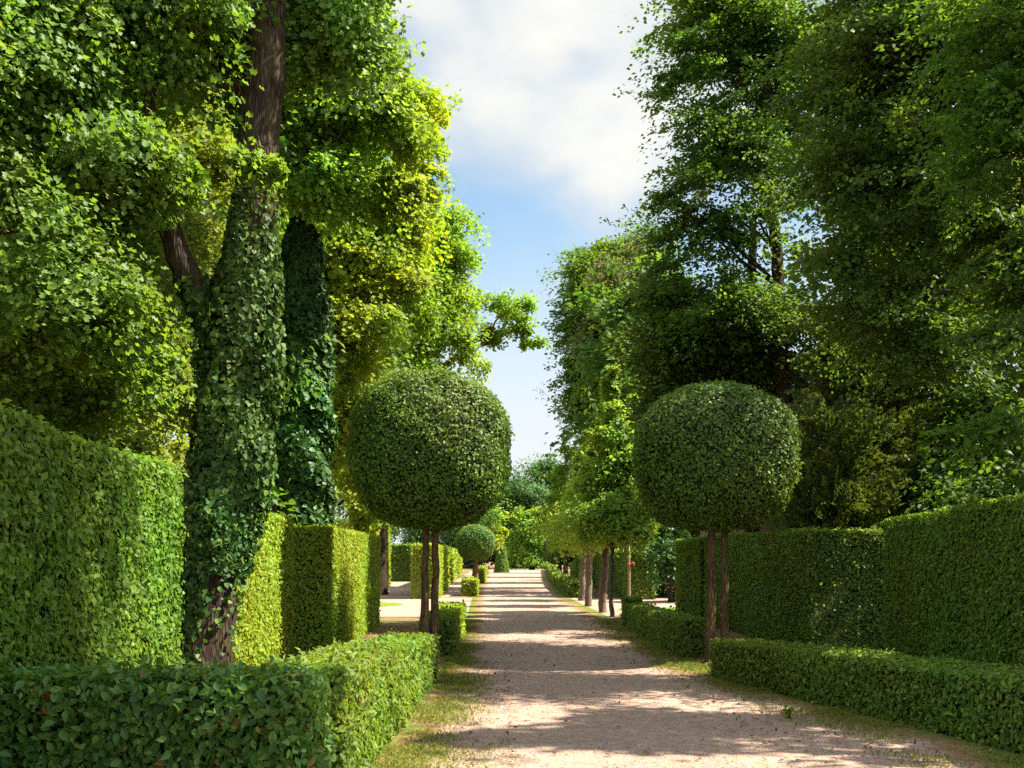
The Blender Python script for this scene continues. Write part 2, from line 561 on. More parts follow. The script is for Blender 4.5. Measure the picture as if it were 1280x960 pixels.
def avenue(y):
    right = np.interp(y, [-5, 9, 14.9, 25, 42, 60, 75, 130], [5.6, 4.15, 3.0, 2.95, 2.75, 3.1, 3.6, 6.0])
    left = np.interp(y, [-5, 8.8, 14.5, 30, 42, 130], [-1.15, -1.0, -0.75, -0.72, -0.85, -1.0])
    return left - 0.05, right + 0.05


ys = np.concatenate([np.linspace(-4, 30, 60), np.linspace(30.5, 140, 90)])
grid('path', avenue, ys, 0.008, 'gravel', ncol=25)
grid('cross_path', lambda y: (-16 + 0 * y, 22 + 0 * y), np.linspace(29.5, 42.5, 14), 0.004, 'gravel', ncol=40, verge=False, jag=0.2)
# side walk between the low hedge and the tall hedge
grid('side_walk', lambda y: (-2.6, -1.2), np.linspace(43, 128, 30), 0.004, 'gravel', ncol=8, verge=False, jag=0.05)
grid('far_court', lambda y: (-14 + 0 * y, -2.6), np.linspace(42.6, 69, 20), 0.006, 'gravel', ncol=12, verge=False)


def disc_lawn(name, cx, cy, rx, ry, z):
    me = Mesh()
    a = np.linspace(0, 2 * math.pi, 48, endpoint=False)
    V = [(cx, cy, z)] + [(cx + rx * math.cos(t) * (1 + 0.01 * rng.normal()), cy + ry * math.sin(t), z) for t in a]
    me.add(V, tris=[(0, i + 1, (i + 1) % 48 + 1) for i in range(48)])
    return tag(me.link(name, ['lawn']), kind='structure')


disc_lawn('lawn', -5.2, 36.8, 2.15, 2.3, 0.010)
disc_lawn('lawn', 6.2, 33.2, 2.6, 1.6, 0.010)


# ------------------------------------------------------------------ hedges
def wavy(P, amp, f=1.0, ph=0.0):
    return amp * (np.sin(P[:, 0] * 2.1 * f + P[:, 2] * 1.7 * f + ph) * np.sin(P[:, 1] * 1.6 * f + 1.3 * ph) + 0.5 * np.sin(P[:, 1] * 4.3 * f + P[:, 2] * 3.1 * f + 2 * ph))


def hedge(name, label, front, thick, heights, leaf, dens, mat, cat='hedge', group=None, shape=KITE, wave=0.016, side=-1, zbase=0.0, rough=0.02, camface=False, tilt=0.42):
    """a clipped hedge: front = plan points of the face on the path side, near to far; thick = depth away from it (side -1 left, +1 right)"""
    F = np.asarray(front, float)
    n = len(F)
    H = np.broadcast_to(np.asarray(heights, float), (n,))
    d = unit(np.gradient(F, axis=0))
    nrm = np.stack([d[:, 1], -d[:, 0]], 1) * side         # points away from the path
    B = F + nrm * thick
    ph = rng.random() * 6
    faces = []   # bilinear patches: a b c d with outward normals by orientation
    for i in range(n - 1):
        f0, f1, b0, b1 = F[i], F[i + 1], B[i], B[i + 1]
        h0, h1 = H[i], H[i + 1]
        P3 = lambda p, z: np.array([p[0], p[1], z])
        faces.append((P3(f0, zbase), P3(f1, zbase), P3(f1, h1), P3(f0, h0), np.array([*(-nrm[i]), 0])))
        faces.append((P3(b0, zbase), P3(b1, zbase), P3(b1, h1), P3(b0, h0), np.array([*nrm[i], 0])))
        faces.append((P3(f0, h0), P3(f1, h1), P3(b1, h1), P3(b0, h0), np.array([0, 0, 1.0])))
    P3 = lambda p, z: np.array([p[0], p[1], z])
    faces.append((P3(F[0], zbase), P3(B[0], zbase), P3(B[0], H[0]), P3(F[0], H[0]), np.array([*(-d[0]), 0])))
    faces.append((P3(F[-1], zbase), P3(B[-1], zbase), P3(B[-1], H[-1]), P3(F[-1], H[-1]), np.array([*d[-1], 0])))
    me = Mesh()
    # twiggy body a little inside the leaves
    ins = min(0.07, thick * 0.2)
    V, q = [], []
    for i in range(n):
        e = ins if i == 0 else (-ins if i == n - 1 else 0)
        f = F[i] + nrm[i] * ins + d[i] * e
        b = B[i] - nrm[i] * ins + d[i] * e
        V += [P3(f, zbase - 0.02 if zbase == 0 else zbase + ins), P3(f, H[i] - ins), P3(b, H[i] - ins), P3(b, zbase - 0.02 if zbase == 0 else zbase + ins)]
    for i in range(n - 1):
        for j in range(4):
            q.append((i * 4 + j, i * 4 + (j + 1) % 4, i * 4 + 4 + (j + 1) % 4, i * 4 + 4 + j))
    q += [(0, 1, 2, 3), (n * 4 - 4, n * 4 - 3, n * 4 - 2, n * 4 - 1)]
    me.add(V, quads=q, mat=1)
    for a, b, c, dd, nn in faces:
        area = 0.5 * (np.linalg.norm(np.cross(b - a, c - a)) + np.linalg.norm(np.cross(c - a, dd - a)))
        back = abs(nn[0]) > 0.3 and np.sign(nn[0]) == np.sign(nrm[0, 0]) and not camface
        k = int(area * dens * (0.35 if back else 1.0))
        if k < 1:
            continue
        u, v = rng.random(k)[:, None], rng.random(k)[:, None]
        P = a * (1 - u) * (1 - v) + b * u * (1 - v) + c * u * v + dd * (1 - u) * v
        P = P + nn * (wavy(P, wave, 1.0, ph)[:, None] + rng.normal(size=(k, 1)) * rough - rng.random((k, 1)) * 0.05)
        N = nn + rng.normal(size=(k, 3)) * tilt + np.array([0, 0, 0.2])
        T = rng.normal(size=(k, 3)) * 0.7 + np.array([0, 0, -0.35]) + nn * 0.35
        sz = leaf * (0.5 + 0.9 * rng.random(k))
        leaves(me, P, N, T, sz, shape)
        # a few stray shoots standing off the clipped face
        s = int(k * 0.012)
        if s:
            leaves(me, P[:s] + nn * leaf * 0.8, rng.normal(size=(s, 3)), nn + rng.normal(size=(s, 3)) * 0.5 + np.array([0, 0, .4]), leaf * 1.1, shape)
    c0 = F.mean(0)
    o = me.link(name, [mat, 'twig'], loc=(c0[0], c0[1], 0))
    return tag(o, label, cat, group)


HG_T, HG_L = 'tall clipped hedges along the avenue', 'low clipped hedges edging the gravel path'
# left side
hedge('clipped_hedge', 'big leafed low hedge crossing the near foreground, a few leaves browned',
      [(-1.16, 6.3), (-1.08, 7.15)], 5.0, [0.87, 0.86], 0.064, 2900, 'beech', group=HG_L, shape=OVAL, side=-1, camface=True, wave=0.025, rough=0.035, tilt=0.6)
hedge('clipped_hedge', 'low hedge with shaded side and sunlit far end along the left grass verge',
      [(-1.0, 7.32), (-0.93, 9.5), (-0.83, 12), (-0.77, 14.4)], 0.62, [0.86, 0.78, 0.67, 0.57], 0.058, 2600, 'low', group=HG_L, shape=OVAL, side=-1)
hedge('clipped_hedge', 'short stub of low hedge just behind the big left globe tree stems',
      [(-0.72, 17.9), (-0.70, 19.7)], 0.5, [0.58, 0.58], 0.07, 1500, 'low', group=HG_L, side=-1)
hedge('clipped_hedge', 'sunny yellow-green low hedge block just before the cross path on the left',
      [(-0.70, 20.3), (-0.67, 23.8)], 0.5, [0.6, 0.6], 0.07, 1500, 'hornbeam_sunlit', group=HG_L, side=-1)
hedge('clipped_hedge', 'small cube of low hedge in front of the small distant globe tree',
      [(-0.75, 44), (-0.75, 47)], 0.6, [0.66, 0.66], 0.1, 800, 'hornbeam_sunlit', group=HG_L, side=-1)
hedge('clipped_hedge', 'low hedge strip running on behind the small distant globe tree',
      [(-0.75, 65), (-0.72, 80)], 0.6, [0.8, 0.85], 0.12, 500, 'hornbeam_sunlit', group=HG_L, side=-1)
hedge('clipped_hedge', 'tallest hedge, half shaded and half sunlit, left of the ivy covered trunk',
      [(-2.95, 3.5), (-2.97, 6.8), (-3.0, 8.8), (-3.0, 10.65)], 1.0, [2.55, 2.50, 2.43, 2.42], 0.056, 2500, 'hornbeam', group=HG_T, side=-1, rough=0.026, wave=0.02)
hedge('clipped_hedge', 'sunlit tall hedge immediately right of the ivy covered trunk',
      [(-3.0, 12.9), (-3.0, 16.5)], 0.9, [2.16, 2.15], 0.054, 2400, 'hornbeam_sunlit', group=HG_T, side=-1)
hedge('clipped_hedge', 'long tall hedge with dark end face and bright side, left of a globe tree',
      [(-2.62, 17.2), (-2.64, 21), (-2.68, 25.8)], 0.85, [2.05, 2.05, 2.03], 0.056, 2200, 'hornbeam_sunlit', group=HG_T, side=-1)
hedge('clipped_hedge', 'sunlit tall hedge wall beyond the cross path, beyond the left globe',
      [(-2.15, 41.5), (-2.3, 52)], 1.0, [2.0, 2.0], 0.10, 700, 'hornbeam_sunlit', group=HG_T, side=-1)
hedge('clipped_hedge', 'farthest sunlit tall hedge on the left, ending near the far wood',
      [(-2.5, 54), (-2.9, 80), (-3.4, 110)], 1.0, [2.0, 2.0, 2.0], 0.16, 350, 'hornbeam_sunlit', group=HG_T, side=-1)
hedge('clipped_hedge', 'broad green hedge facing the viewer at the end of the pink side court',
      [(-3.6, 70), (-3.6, 71.2)], 6.4, [2.3, 2.3], 0.13, 500, 'hornbeam', group=HG_T, side=-1, camface=True)
hedge('clipped_hedge', 'pale high hedge wall rising above the broad green hedge of the side court',
      [(-5.6, 58), (-6.3, 66)], 1.2, [4.0, 4.0], 0.13, 500, 'hornbeam_sunlit', group=HG_T, side=-1, camface=True)
# right side
hedge('clipped_hedge', 'long low hedge curving off at the right foreground, sunlit along its top',
      [(4.85, 7.0), (4.22, 9.0), (3.5, 11.9), (2.98, 14.0), (2.86, 14.9)], 0.72, [0.62, 0.6, 0.55, 0.50, 0.47], 0.05, 3200, 'low', group=HG_L, shape=OVAL, side=1)
hedge('clipped_hedge', 'low hedge with dark near end left of the right globe tree trunks',
      [(2.88, 17.6), (2.9, 21), (2.9, 24.9)], 0.45, [0.60, 0.56, 0.53], 0.06, 1800, 'low', group=HG_L, side=1)
hedge('clipped_hedge', 'slim upright hedge post at the far end of the low hedge by the cross path',
      [(2.88, 25.1), (2.88, 25.8)], 0.4, [0.66, 0.66], 0.06, 1500, 'low', group=HG_L, side=1)
hedge('clipped_hedge', 'distant low hedge bordering the right of the far path, behind the leaning row trunks',
      [(2.75, 42.7), (3.07, 60), (3.6, 75), (5.7, 126)], 0.5, [0.62, 0.65, 0.7, 0.9], 0.12, 600, 'low', group=HG_L, side=1)
hedge('clipped_hedge', 'large dark tall hedge at the right edge behind the curving low hedge',
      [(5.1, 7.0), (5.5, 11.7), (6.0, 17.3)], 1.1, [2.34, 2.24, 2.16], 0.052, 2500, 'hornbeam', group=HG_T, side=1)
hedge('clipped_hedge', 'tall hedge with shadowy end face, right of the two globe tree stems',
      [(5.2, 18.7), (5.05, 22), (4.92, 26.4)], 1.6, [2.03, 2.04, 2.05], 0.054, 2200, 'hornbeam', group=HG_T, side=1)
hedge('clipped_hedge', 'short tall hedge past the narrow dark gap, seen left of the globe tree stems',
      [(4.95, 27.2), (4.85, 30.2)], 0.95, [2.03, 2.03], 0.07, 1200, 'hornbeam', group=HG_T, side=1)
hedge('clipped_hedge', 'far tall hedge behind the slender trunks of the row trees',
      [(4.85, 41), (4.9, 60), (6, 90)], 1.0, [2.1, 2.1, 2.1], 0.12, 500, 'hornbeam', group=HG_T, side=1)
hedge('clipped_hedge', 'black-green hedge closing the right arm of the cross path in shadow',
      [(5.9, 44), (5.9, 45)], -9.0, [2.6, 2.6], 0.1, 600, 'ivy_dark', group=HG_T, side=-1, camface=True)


# ------------------------------------------------------------------ clipped globe trees
def globe_tree(label, x, y, stems, cz, rx, rz, leaf, nleaf, group, seed=0, boxy=2.35):
    root = thing('globe_tree', (x, y, 0), label, 'tree', group)
    for (sx, sy, r) in stems:
        m = Mesh()
        p, rad = curve([(sx, sy, -0.05), (sx + 0.01, sy, cz * 0.4), (sx * 0.8 + 0.02, sy, cz - rz * 0.2)], [r * 1.45, r, r * 0.8], 14, 0.007)
        tube(m, p, rad, 12, 0, 0.03)
        m.link('trunk', ['bark_warm'], root, smooth_mat=[0])
    cr = Mesh()
    c = np.array([0, 0, cz])

    def surf(D):
        e = boxy
        k = (np.abs(D[:, 0] / rx) ** e + np.abs(D[:, 1] / rx) ** e + np.abs(D[:, 2] / rz) ** e) ** (-1 / e)
        r = k * (1 + 0.02 * np.sin(D[:, 0] * 4 + seed) * np.sin(D[:, 2] * 5 + 1 + seed) + 0.016 * np.sin(D[:, 1] * 5 + D[:, 2] * 3 + 2 * seed) + 0.012 * np.sin(D[:, 2] * 13 + D[:, 0] * 11))
        return r
    # dark twiggy inside
    nu, nv = 28, 18
    V = []
    for i in range(nv + 1):
        th = math.pi * i / nv
        for j in range(nu):
            a = 2 * math.pi * j / nu
            V.append((math.sin(th) * math.cos(a), math.sin(th) * math.sin(a), math.cos(th)))
    D = np.array(V)
    V = c + D * (surf(D) * 0.93)[:, None]
    q = [(i * nu + j, i * nu + (j + 1) % nu, (i + 1) * nu + (j + 1) % nu, (i + 1) * nu + j) for i in range(nv) for j in range(nu)]
    cr.add(V, quads=q, mat=1)
    D = rand_dir(nleaf)
    r = surf(D)
    N = unit(np.stack([np.sign(D[:, 0]) * np.abs(D[:, 0] / rx) ** 1.5, np.sign(D[:, 1]) * np.abs(D[:, 1] / rx) ** 1.5, np.sign(D[:, 2]) * np.abs(D[:, 2] / rz) ** 1.5], 1))
    P = c + D * (r * (1 + 0.014 * rng.normal(size=nleaf) - 0.045 * rng.random(nleaf)))[:, None]
    hole = np.sin(D[:, 0] * 9 + 3 * seed) * np.sin(D[:, 1] * 8 + seed) * np.sin(D[:, 2] * 10 - seed) + 0.3 * rng.normal(size=nleaf)
    P = np.where((hole > 0.62)[:, None], c + (P - c) * 0.95, P)
    sh = rng.random(nleaf) < 0.012
    P = np.where(sh[:, None], c + (P - c) * (1.02 + 0.035 * rng.random((nleaf, 1))), P)
    leaves(cr, P, N + rng.normal(size=(nleaf, 3)) * 0.55 + np.array([0, 0, 0.2]), rng.normal(size=(nleaf, 3)) + N * 0.6, leaf * (0.7 + 0.6 * rng.random(nleaf)), KITE)
    cr.link('crown', ['globe', 'twig'], root)
    return root


GG = 'clipped globe trees standing in the low hedges'
globe_tree('big clipped globe tree left of the path, on two stems set close together', -0.99, 16.8,
           [(-0.075, 0.0, 0.056), (0.065, 0.03, 0.054)], 3.17, 1.21, 1.18, 0.05, 34000, GG, 0.3)
globe_tree('big clipped globe tree right of the path, on two stems with a gap between them', 3.27, 16.8,
           [(-0.06, -0.02, 0.062), (0.17, 0.1, 0.055)], 3.07, 1.205, 1.10, 0.05, 34000, GG, 1.7)
globe_tree('small far globe tree on one dark stem, left of the path near the far wood', -1.15, 63, [(0, 0, 0.14)], 2.35, 1.10, 0.98, 0.09, 11000, GG, 2.2)
globe_tree('small far globe tree in dark shade, right of the far path', 4.2, 74, [(0, 0, 0.13)], 2.0, 1.12, 0.95, 0.10, 9000, GG, 3.2)


# ------------------------------------------------------------------ free-growing trees
def crown_points(blobs, nclump, csize, per, flat=0.24, inner=0.35, droop=0.15, nlobe=14, lobe=0.22, out=0.72, reach=0.0, bough=7):
    """leaf sprays spread through a union of lumpy ellipsoids; returns leaf P, N, T and the spray centres"""
    blobs = [(np.asarray(c, float), np.asarray(r, float)) for c, r in blobs]
    w = np.array([(r[0] * r[1] * r[2]) ** (2 / 3) for c, r in blobs])
    w = w / w.sum()
    C, O, S = [], [], []
    for (c, r), wi in zip(blobs, w):
        k = max(9, int(nclump * wi))
        # boughs first, then sprays on each bough
        nb = max(3, k // bough)
        D = rand_dir(nb)
        D[:, 2] = np.where(D[:, 2] < -0.55, -D[:, 2] * 0.5, D[:, 2])
        D = unit(D)
        L = rand_dir(nlobe)
        amp = (rng.random(nlobe) - 0.45) * 2 * lobe
        lob = 1 + (np.maximum(0, D @ L.T) ** 4 * amp).sum(1)
        rad = (inner + (1.08 - inner) * rng.random(nb) ** 0.7) * np.clip(lob, 0.6, 1.4)
        bc = D * rad[:, None]
        pick = rng.integers(0, nb, k)
        loc = bc[pick] + rng.normal(size=(k, 3)) * np.array([0.21, 0.21, 0.14])
        C.append(c + loc * r)
        O.append(unit(loc * r + 1e-6))
        S.append(np.full(k, np.clip(r.mean() / (2.0 * csize), 0.35, 1.0)))
    C, O, S = np.concatenate(C), np.concatenate(O), np.concatenate(S)
    k = len(C)
    up = np.array([0, 0, 1.0])
    N0 = unit(up * (1.44 - out) + O * out + rng.normal(size=(k, 3)) * 0.3)
    sz = csize * S * (0.4 + 1.1 * rng.random(k) ** 1.5)
    a = rng.random((k, per)) * 2 * math.pi
    rr = np.sqrt(rng.random((k, per)))
    T0 = unit(np.cross(N0, rng.normal(size=(k, 3))))
    if reach:      # sprays drawn out along their twig, tips hanging past the crown's edge
        H = O * np.array([1, 1, 0.25]) + rng.normal(size=(k, 3)) * 0.35
        T0 = unit(H - (H * N0).sum(1, keepdims=True) * N0)
    B0 = np.cross(N0, T0)
    rad = (np.cos(a)[..., None] * T0[:, None] * (1.25 + reach) + np.sin(a)[..., None] * B0[:, None] * (0.8 - 0.2 * min(reach, 1)))
    P = C[:, None] + rad * (rr * sz[:, None])[..., None] + N0[:, None] * (rng.normal(size=(k, per)) * flat * sz[:, None] - droop * 1.6 * rr ** 2 * sz[:, None])[..., None]
    N = N0[:, None] + rng.normal(size=(k, per, 3)) * 0.5
    T = rad + O[:, None] * 0.4 + rng.normal(size=(k, per, 3)) * 0.4 - up * 0.25
    tint = np.clip(rng.random((k, 1)) * 0.55 + rng.random((k, per)) * 0.5 - 0.02, 0, 1)
    return P.reshape(-1, 3), N.reshape(-1, 3), T.reshape(-1, 3), tint.ravel(), C


def tree(name, label, base, trunk, blobs, mat, leaf=0.12, nclump=500, csize=0.6, per=55, bark='bark', group=None, limbs=14, shape=KITE, extra=None, sides=10, limb_r=0.05, mats2=None, twigs=0, **kw):
    base = np.asarray(base, float)
    root = thing(name, (base[0], base[1], 0), label, 'tree', group)
    root_l = (base[0], base[1], 0)
    P, N, T, tint, C = crown_points(blobs, nclump, csize, per, **kw)
    tm = Mesh()
    tp, tr = curve([p[:3] for p in trunk], [p[3] for p in trunk], 22, 0.015)
    tube(tm, tp, tr, sides, 0, 0.035)
    order = rng.permutation(len(C))[:limbs]
    for i in order:
        e = C[i]
        k = np.argmin(np.linalg.norm(tp - np.array([e[0], e[1], e[2] - 0.55 * np.linalg.norm(e[:2] - tp[len(tp) // 2, :2])]), axis=1))
        s = tp[k]
        r0 = min(tr[k] * 0.55, limb_r * (1 + 0.12 * np.linalg.norm(e - s)))
        mid = s * 0.5 + e * 0.5 + np.array([0, 0, 0.1 * np.linalg.norm(e - s)]) + rng.normal(size=3) * 0.12
        lp, lr = curve([s, mid, e], [r0, r0 * 0.6, r0 * 0.15], 9, 0.03)
        tube(tm, lp, lr, 6, 0, 0.03)
    if twigs:
        for i in rng.permutation(len(C))[:twigs]:
            e = C[i]
            o = e + np.clip(rng.normal(size=3), -1.2, 1.2) * csize * np.array([.45, .45, .2])
            lp, lr = curve([e, (e + o) / 2, o], [0.018, 0.012, 0.004], 4)
            tube(tm, lp, lr, 4, 0, 0)
    if extra:
        for pts in extra:
            lp, lr = curve([p[:3] for p in pts], [p[3] for p in pts], 14, 0.02)
            tube(tm, lp, lr, 9, 0, 0.035)
    tm.link('trunk', [bark], root, root_l, smooth_mat=[0])
    cm = Mesh()
    n = len(P)
    P[:, 2] = np.maximum(P[:, 2], 0.15)
    sizes = leaf * (0.65 + 0.7 * rng.random(n))
    leaves(cm, P, N, T, sizes, shape, 0, tint)
    cm.link('crown', [mat], root, root_l)
    return root


def B(px, py, d, rx, ry, dep=None):
    c = at(px, py, d)
    x, z = rx * d / FPX, ry * d / FPX
    return (c, (x, dep if dep else x * 0.9, z))


def straight(x, y, h, r0, r1=None, lean=(0, 0), flare=1.3):
    r1 = r0 * 0.35 if r1 is None else r1
    return [(x, y, -0.1, r0 * flare), (x + lean[0] * 0.1, y, h * 0.12, r0), (x + lean[0] * 0.5, y + lean[1] * .5, h * 0.5, (r0 + r1) * 0.55), (x + lean[0], y + lean[1], h, r1)]


GW = 'woodland trees along the left of the avenue'
GR = 'woodland trees along the right of the avenue'
GF = 'far wood closing the avenue'
GA = 'young trees planted in a row right of the path'

# --- the big leaning tree wrapped in ivy
iv = [(*at(254, 882, 12.0)[:2], -0.1, 0.50), (*at(254, 870, 12.0)[:2], 0.12, 0.40), (*at(257, 800, 12.0)[:2], 0.7, 0.31), (*at(268, 700, 12)[:2], 1.55, 0.26), (*at(285, 600, 12)[:2], 2.4, 0.255),
      (*at(302, 400, 12)[:2], 4.1, 0.25), (*at(318, 270, 12)[:2], 5.24, 0.225), (*at(326, 150, 12)[:2], 6.27, 0.225), (*at(334, 40, 12)[:2], 7.2, 0.22),
      (*at(350, -150, 12)[:2], 8.9, 0.15), (*at(360, -350, 12)[:2], 10.6, 0.06)]
limb = [(*at(272, 420, 12), 0.17), (*at(238, 350, 11.9), 0.14), (*at(212, 290, 11.8), 0.125), (*at(188, 190, 11.8), 0.12), (*at(176, 60, 11.8), 0.11), (*at(150, -150, 11.8), 0.06)]
ivy_tree = tree('ivy_tree', 'tall leaning tree with ivy wrapped round its trunk and bare bark at its foot', at(256, 882, 12), iv,
     [B(150, 20, 11.5, 150, 85, 1.2), B(40, 110, 11, 110, 120, 1.1), B(415, 70, 13.2, 52, 100, 0.9), B(240, 228, 11.1, 84, 30, 0.5), B(115, 215, 11.0, 100, 50, 0.8),
      B(300, -150, 12.4, 250, 125, 1.4), B(400, -55, 13, 75, 85, 1.0), B(235, 30, 11.6, 45, 50, .6)],
     'maple', 0.068, 640, 0.45, 150, group=GW, limbs=12, shape=MAPL, extra=[limb], sides=18, limb_r=0.03, flat=0.3)
im = Mesh()
tp, tr = curve([p[:3] for p in iv[:8]], [p[3] for p in iv[:8]], 60)
sel = (tp[:, 2] > 0.25) & (tp[:, 2] < 5.6)
k = 27000
zz = rng.random(k)
z = 0.35 + zz * 5.15
tx, ty, rr_ = np.interp(z, tp[:, 2], tp[:, 0]), np.interp(z, tp[:, 2], tp[:, 1]), np.interp(z, tp[:, 2], tr)
a = rng.random(k) * 2 * math.pi
thick = np.interp(z, [0.3, 1.2, 2.4, 4.1, 4.7, 5.5], [0.01, 0.06, 0.15, 0.14, 0.07, 0.01])
lump = 1 + 0.5 * np.sin(a * 3 + z * 2.2) * np.sin(z * 1.9 + 1) + 0.35 * np.sin(z * 5.3 - a * 2) * np.sin(a * 4 + z)
keep = rng.random(k) < np.interp(z, [0.3, 0.7, 1.3, 4.6, 5.5], [0.10, 0.35, 1, 1, 0.15]) * np.where((z < 1.4) & (np.cos(a) > 0.1), 0.12, 1) * np.where((z > 4.6) & (np.cos(a) > 0), .4, 1)
O = np.stack([np.cos(a), np.sin(a), 0 * a], 1)
P = np.stack([tx, ty, z], 1) + O * (rr_ + thick * lump * (0.5 + 0.8 * rng.random(k)))[:, None]
leaves(im, P[keep], (O + rng.normal(size=(k, 3)) * 0.5 + np.array([0, 0, .15]))[keep], (np.array([0, 0, -1.0]) + rng.normal(size=(k, 3)) * 0.5)[keep], (0.06 * (0.4 + 1.0 * rng.random(k)))[keep], IVYL)
# ivy over the foot of the big limb
lp, lr = curve([p[:3] for p in limb[:3]], [p[3] for p in limb[:3]], 30)
k = 500
i = rng.integers(0, 16, k)
a = rng.random(k) * 2 * math.pi
O = np.stack([np.cos(a), np.sin(a), 0.3 * np.sin(a)], 1)
leaves(im, lp[i] + O * (lr[i] + 0.05 * rng.random(k))[:, None], O + rng.normal(size=(k, 3)) * 0.4, np.array([0, 0, -1.0]) + rng.normal(size=(k, 3)) * .5, 0.08, IVYL)
im.link('ivy', ['ivy'], ivy_tree, (*at(256, 882, 12)[:2], 0))

# --- left bank of trees
tree('maple_tree', 'broad bushy maple over the tallest hedge at the left edge', (-5.6, 10.6), straight(-5.6, 10.6, 9, 0.22),
     [B(20, 400, 10.8, 130, 130, 1.5), B(-60, 180, 11, 190, 200, 1.8), B(105, 490, 11.8, 90, 70, 1.0), B(95, 330, 12.6, 80, 100, 1.1), B(-80, -60, 11, 220, 160, 1.8), B(40, 240, 12.4, 110, 90, 1.0), B(30, 540, 12.6, 150, 50, .8)],
     'maple', 0.062, 860, 0.42, 145, group=GW, shape=MAPL, limbs=16, limb_r=.03)
tree('maple_tree', 'yellowing maple filling the space between the tallest hedge and the ivy trunk', (-5.6, 15.2), straight(-5.6, 15.2, 9, 0.2),
     [B(165, 390, 14, 80, 110, 1.3), B(150, 520, 14, 95, 60, 1.1), B(60, 300, 15.5, 130, 150, 1.6), B(215, 280, 15, 75, 100, 1.1), B(150, 120, 16, 130, 140, 1.6), B(40, 520, 14.5, 100, 60, 1.2), B(170, 590, 14.5, 75, 50, .8), B(215, 500, 15.5, 40, 90, .8)],
     'maple_warm', 0.066, 720, 0.45, 140, group=GW, shape=MAPL, limbs=14, limb_r=.03)
tree('woodland_tree', 'dark tree deep behind the maples at the upper left', (-10.5, 19), straight(-10.5, 19, 14, 0.3),
     [B(-40, 300, 19, 160, 280, 3), B(110, 200, 20, 170, 260, 2.6), B(60, 480, 20, 170, 110, 2.4), B(150, 610, 20, 150, 55, 1.6), B(250, 100, 21, 130, 240, 2.2), B(240, 420, 21, 100, 170, 2.0)],
     'dark', 0.17, 620, 0.8, 60, group=GW)
ct = tree('ivy_column_tree', 'tree whose trunk is a thick dark column of ivy, right of the leaning ivy tree', (-3.85, 22), straight(-3.85, 22, 14, 0.25, 0.1),
     [B(425, 150, 21, 70, 120, 1.6), B(395, 50, 21, 85, 130, 1.7), B(437, 30, 20.5, 44, 90, 1.0), B(395, 245, 21.5, 70, 70, 1.2), B(350, -100, 21.5, 170, 140, 2.4), B(455, 250, 21.2, 55, 60, 0.9), B(300, 180, 22, 90, 170, 1.6), B(470, 150, 20.5, 40, 60, .8)],
     'lime', 0.088, 920, 0.55, 140, group=GW, shape=MAPL)
im = Mesh()
k = 26000
z = 0.4 + rng.random(k) * 7.9
a = rng.random(k) * 2 * math.pi
w = np.interp(z, [0, 2, 4.5, 6.5, 7.6, 8.4], [0.55, 0.66, 0.64, 0.55, 0.38, 0.1]) * (1 + 0.16 * np.sin(a * 2 + z * 2.3) * np.sin(z * 1.4) + .1 * np.sin(z * 5 + a * 3))
O = np.stack([np.cos(a), np.sin(a), 0 * a], 1)
P = np.stack([-3.85 + 0 * z, 22 + 0 * z, z], 1) + O * (w * (0.72 + 0.32 * rng.random(k)))[:, None]
leaves(im, P, O + rng.normal(size=(k, 3)) * 0.5 + np.array([0, 0, .3]), np.array([0, 0, -.8]) + rng.normal(size=(k, 3)) * 0.6, 0.11 * (0.6 + 0.7 * rng.random(k)), IVYL)
im.link('ivy', ['ivy_dark'], ct, (-3.85, 22, 0))
tree('maple_tree', 'yellow leaved maple tree with golden boughs above the bright left hedge', (-4.6, 27.5), straight(-4.6, 27.5, 14, 0.22),
     [B(455, 340, 26.5, 75, 75, 1.4), B(500, 270, 26.5, 48, 75, 1.1), B(440, 440, 26, 52, 80, 1.1), B(415, 560, 25.7, 45, 85, 1.0), B(490, 370, 26.5, 50, 60, 1.0), B(430, 250, 27.5, 75, 90, 1.5), B(510, 180, 27.5, 32, 70, .9), B(480, 640, 28, 36, 30, .8), B(380, 400, 27.5, 60, 160, 1.2)],
     'yellow', 0.102, 780, 0.55, 140, group=GW, shape=MAPL, flat=0.2)
tree('woodland_tree', 'lighter green tree behind the yellow maple with one long limb reaching over the path', (-4.8, 46), straight(-4.8, 46, 15, 0.3),
     [B(520, 400, 45, 68, 70, 2.0), B(550, 360, 45, 42, 60, 1.4), B(520, 300, 45, 50, 60, 1.5), B(560, 430, 44, 34, 50, 1.1), B(500, 480, 44, 80, 70, 2.2), B(470, 420, 47, 60, 150, 2), B(560, 310, 46, 24, 28, .8),
      B(628, 392, 46, 34, 27, .9), B(657, 402, 46, 24, 20, .7), B(610, 420, 46, 18, 18, .7), B(668, 429, 46, 20, 7, .4), B(640, 418, 46, 26, 12, .6)],
     'lime', 0.16, 900, 0.75, 75, group=GW, extra=[[(*at(545, 470, 46), .15), (*at(590, 428, 46), .11), (*at(620, 416, 46), .065), (*at(650, 414, 46), .025), (*at(690, 430, 46), .008)],
            [(*at(608, 425, 46), .05), (*at(625, 395, 46), .03), (*at(655, 378, 46), .01)]])
tree('woodland_tree', 'hazy tree behind the broad green hedge of the side court', (-9.5, 80), straight(-9.5, 80, 14, 0.35),
     [B(500, 560, 80, 60, 90, 4), B(470, 500, 82, 70, 120, 4), B(450, 620, 76, 60, 50, 3), B(515, 650, 78, 50, 40, 2), B(570, 650, 82, 40, 45, 2)], 'wood', 0.26, 420, 1.4, 70, group=GW)
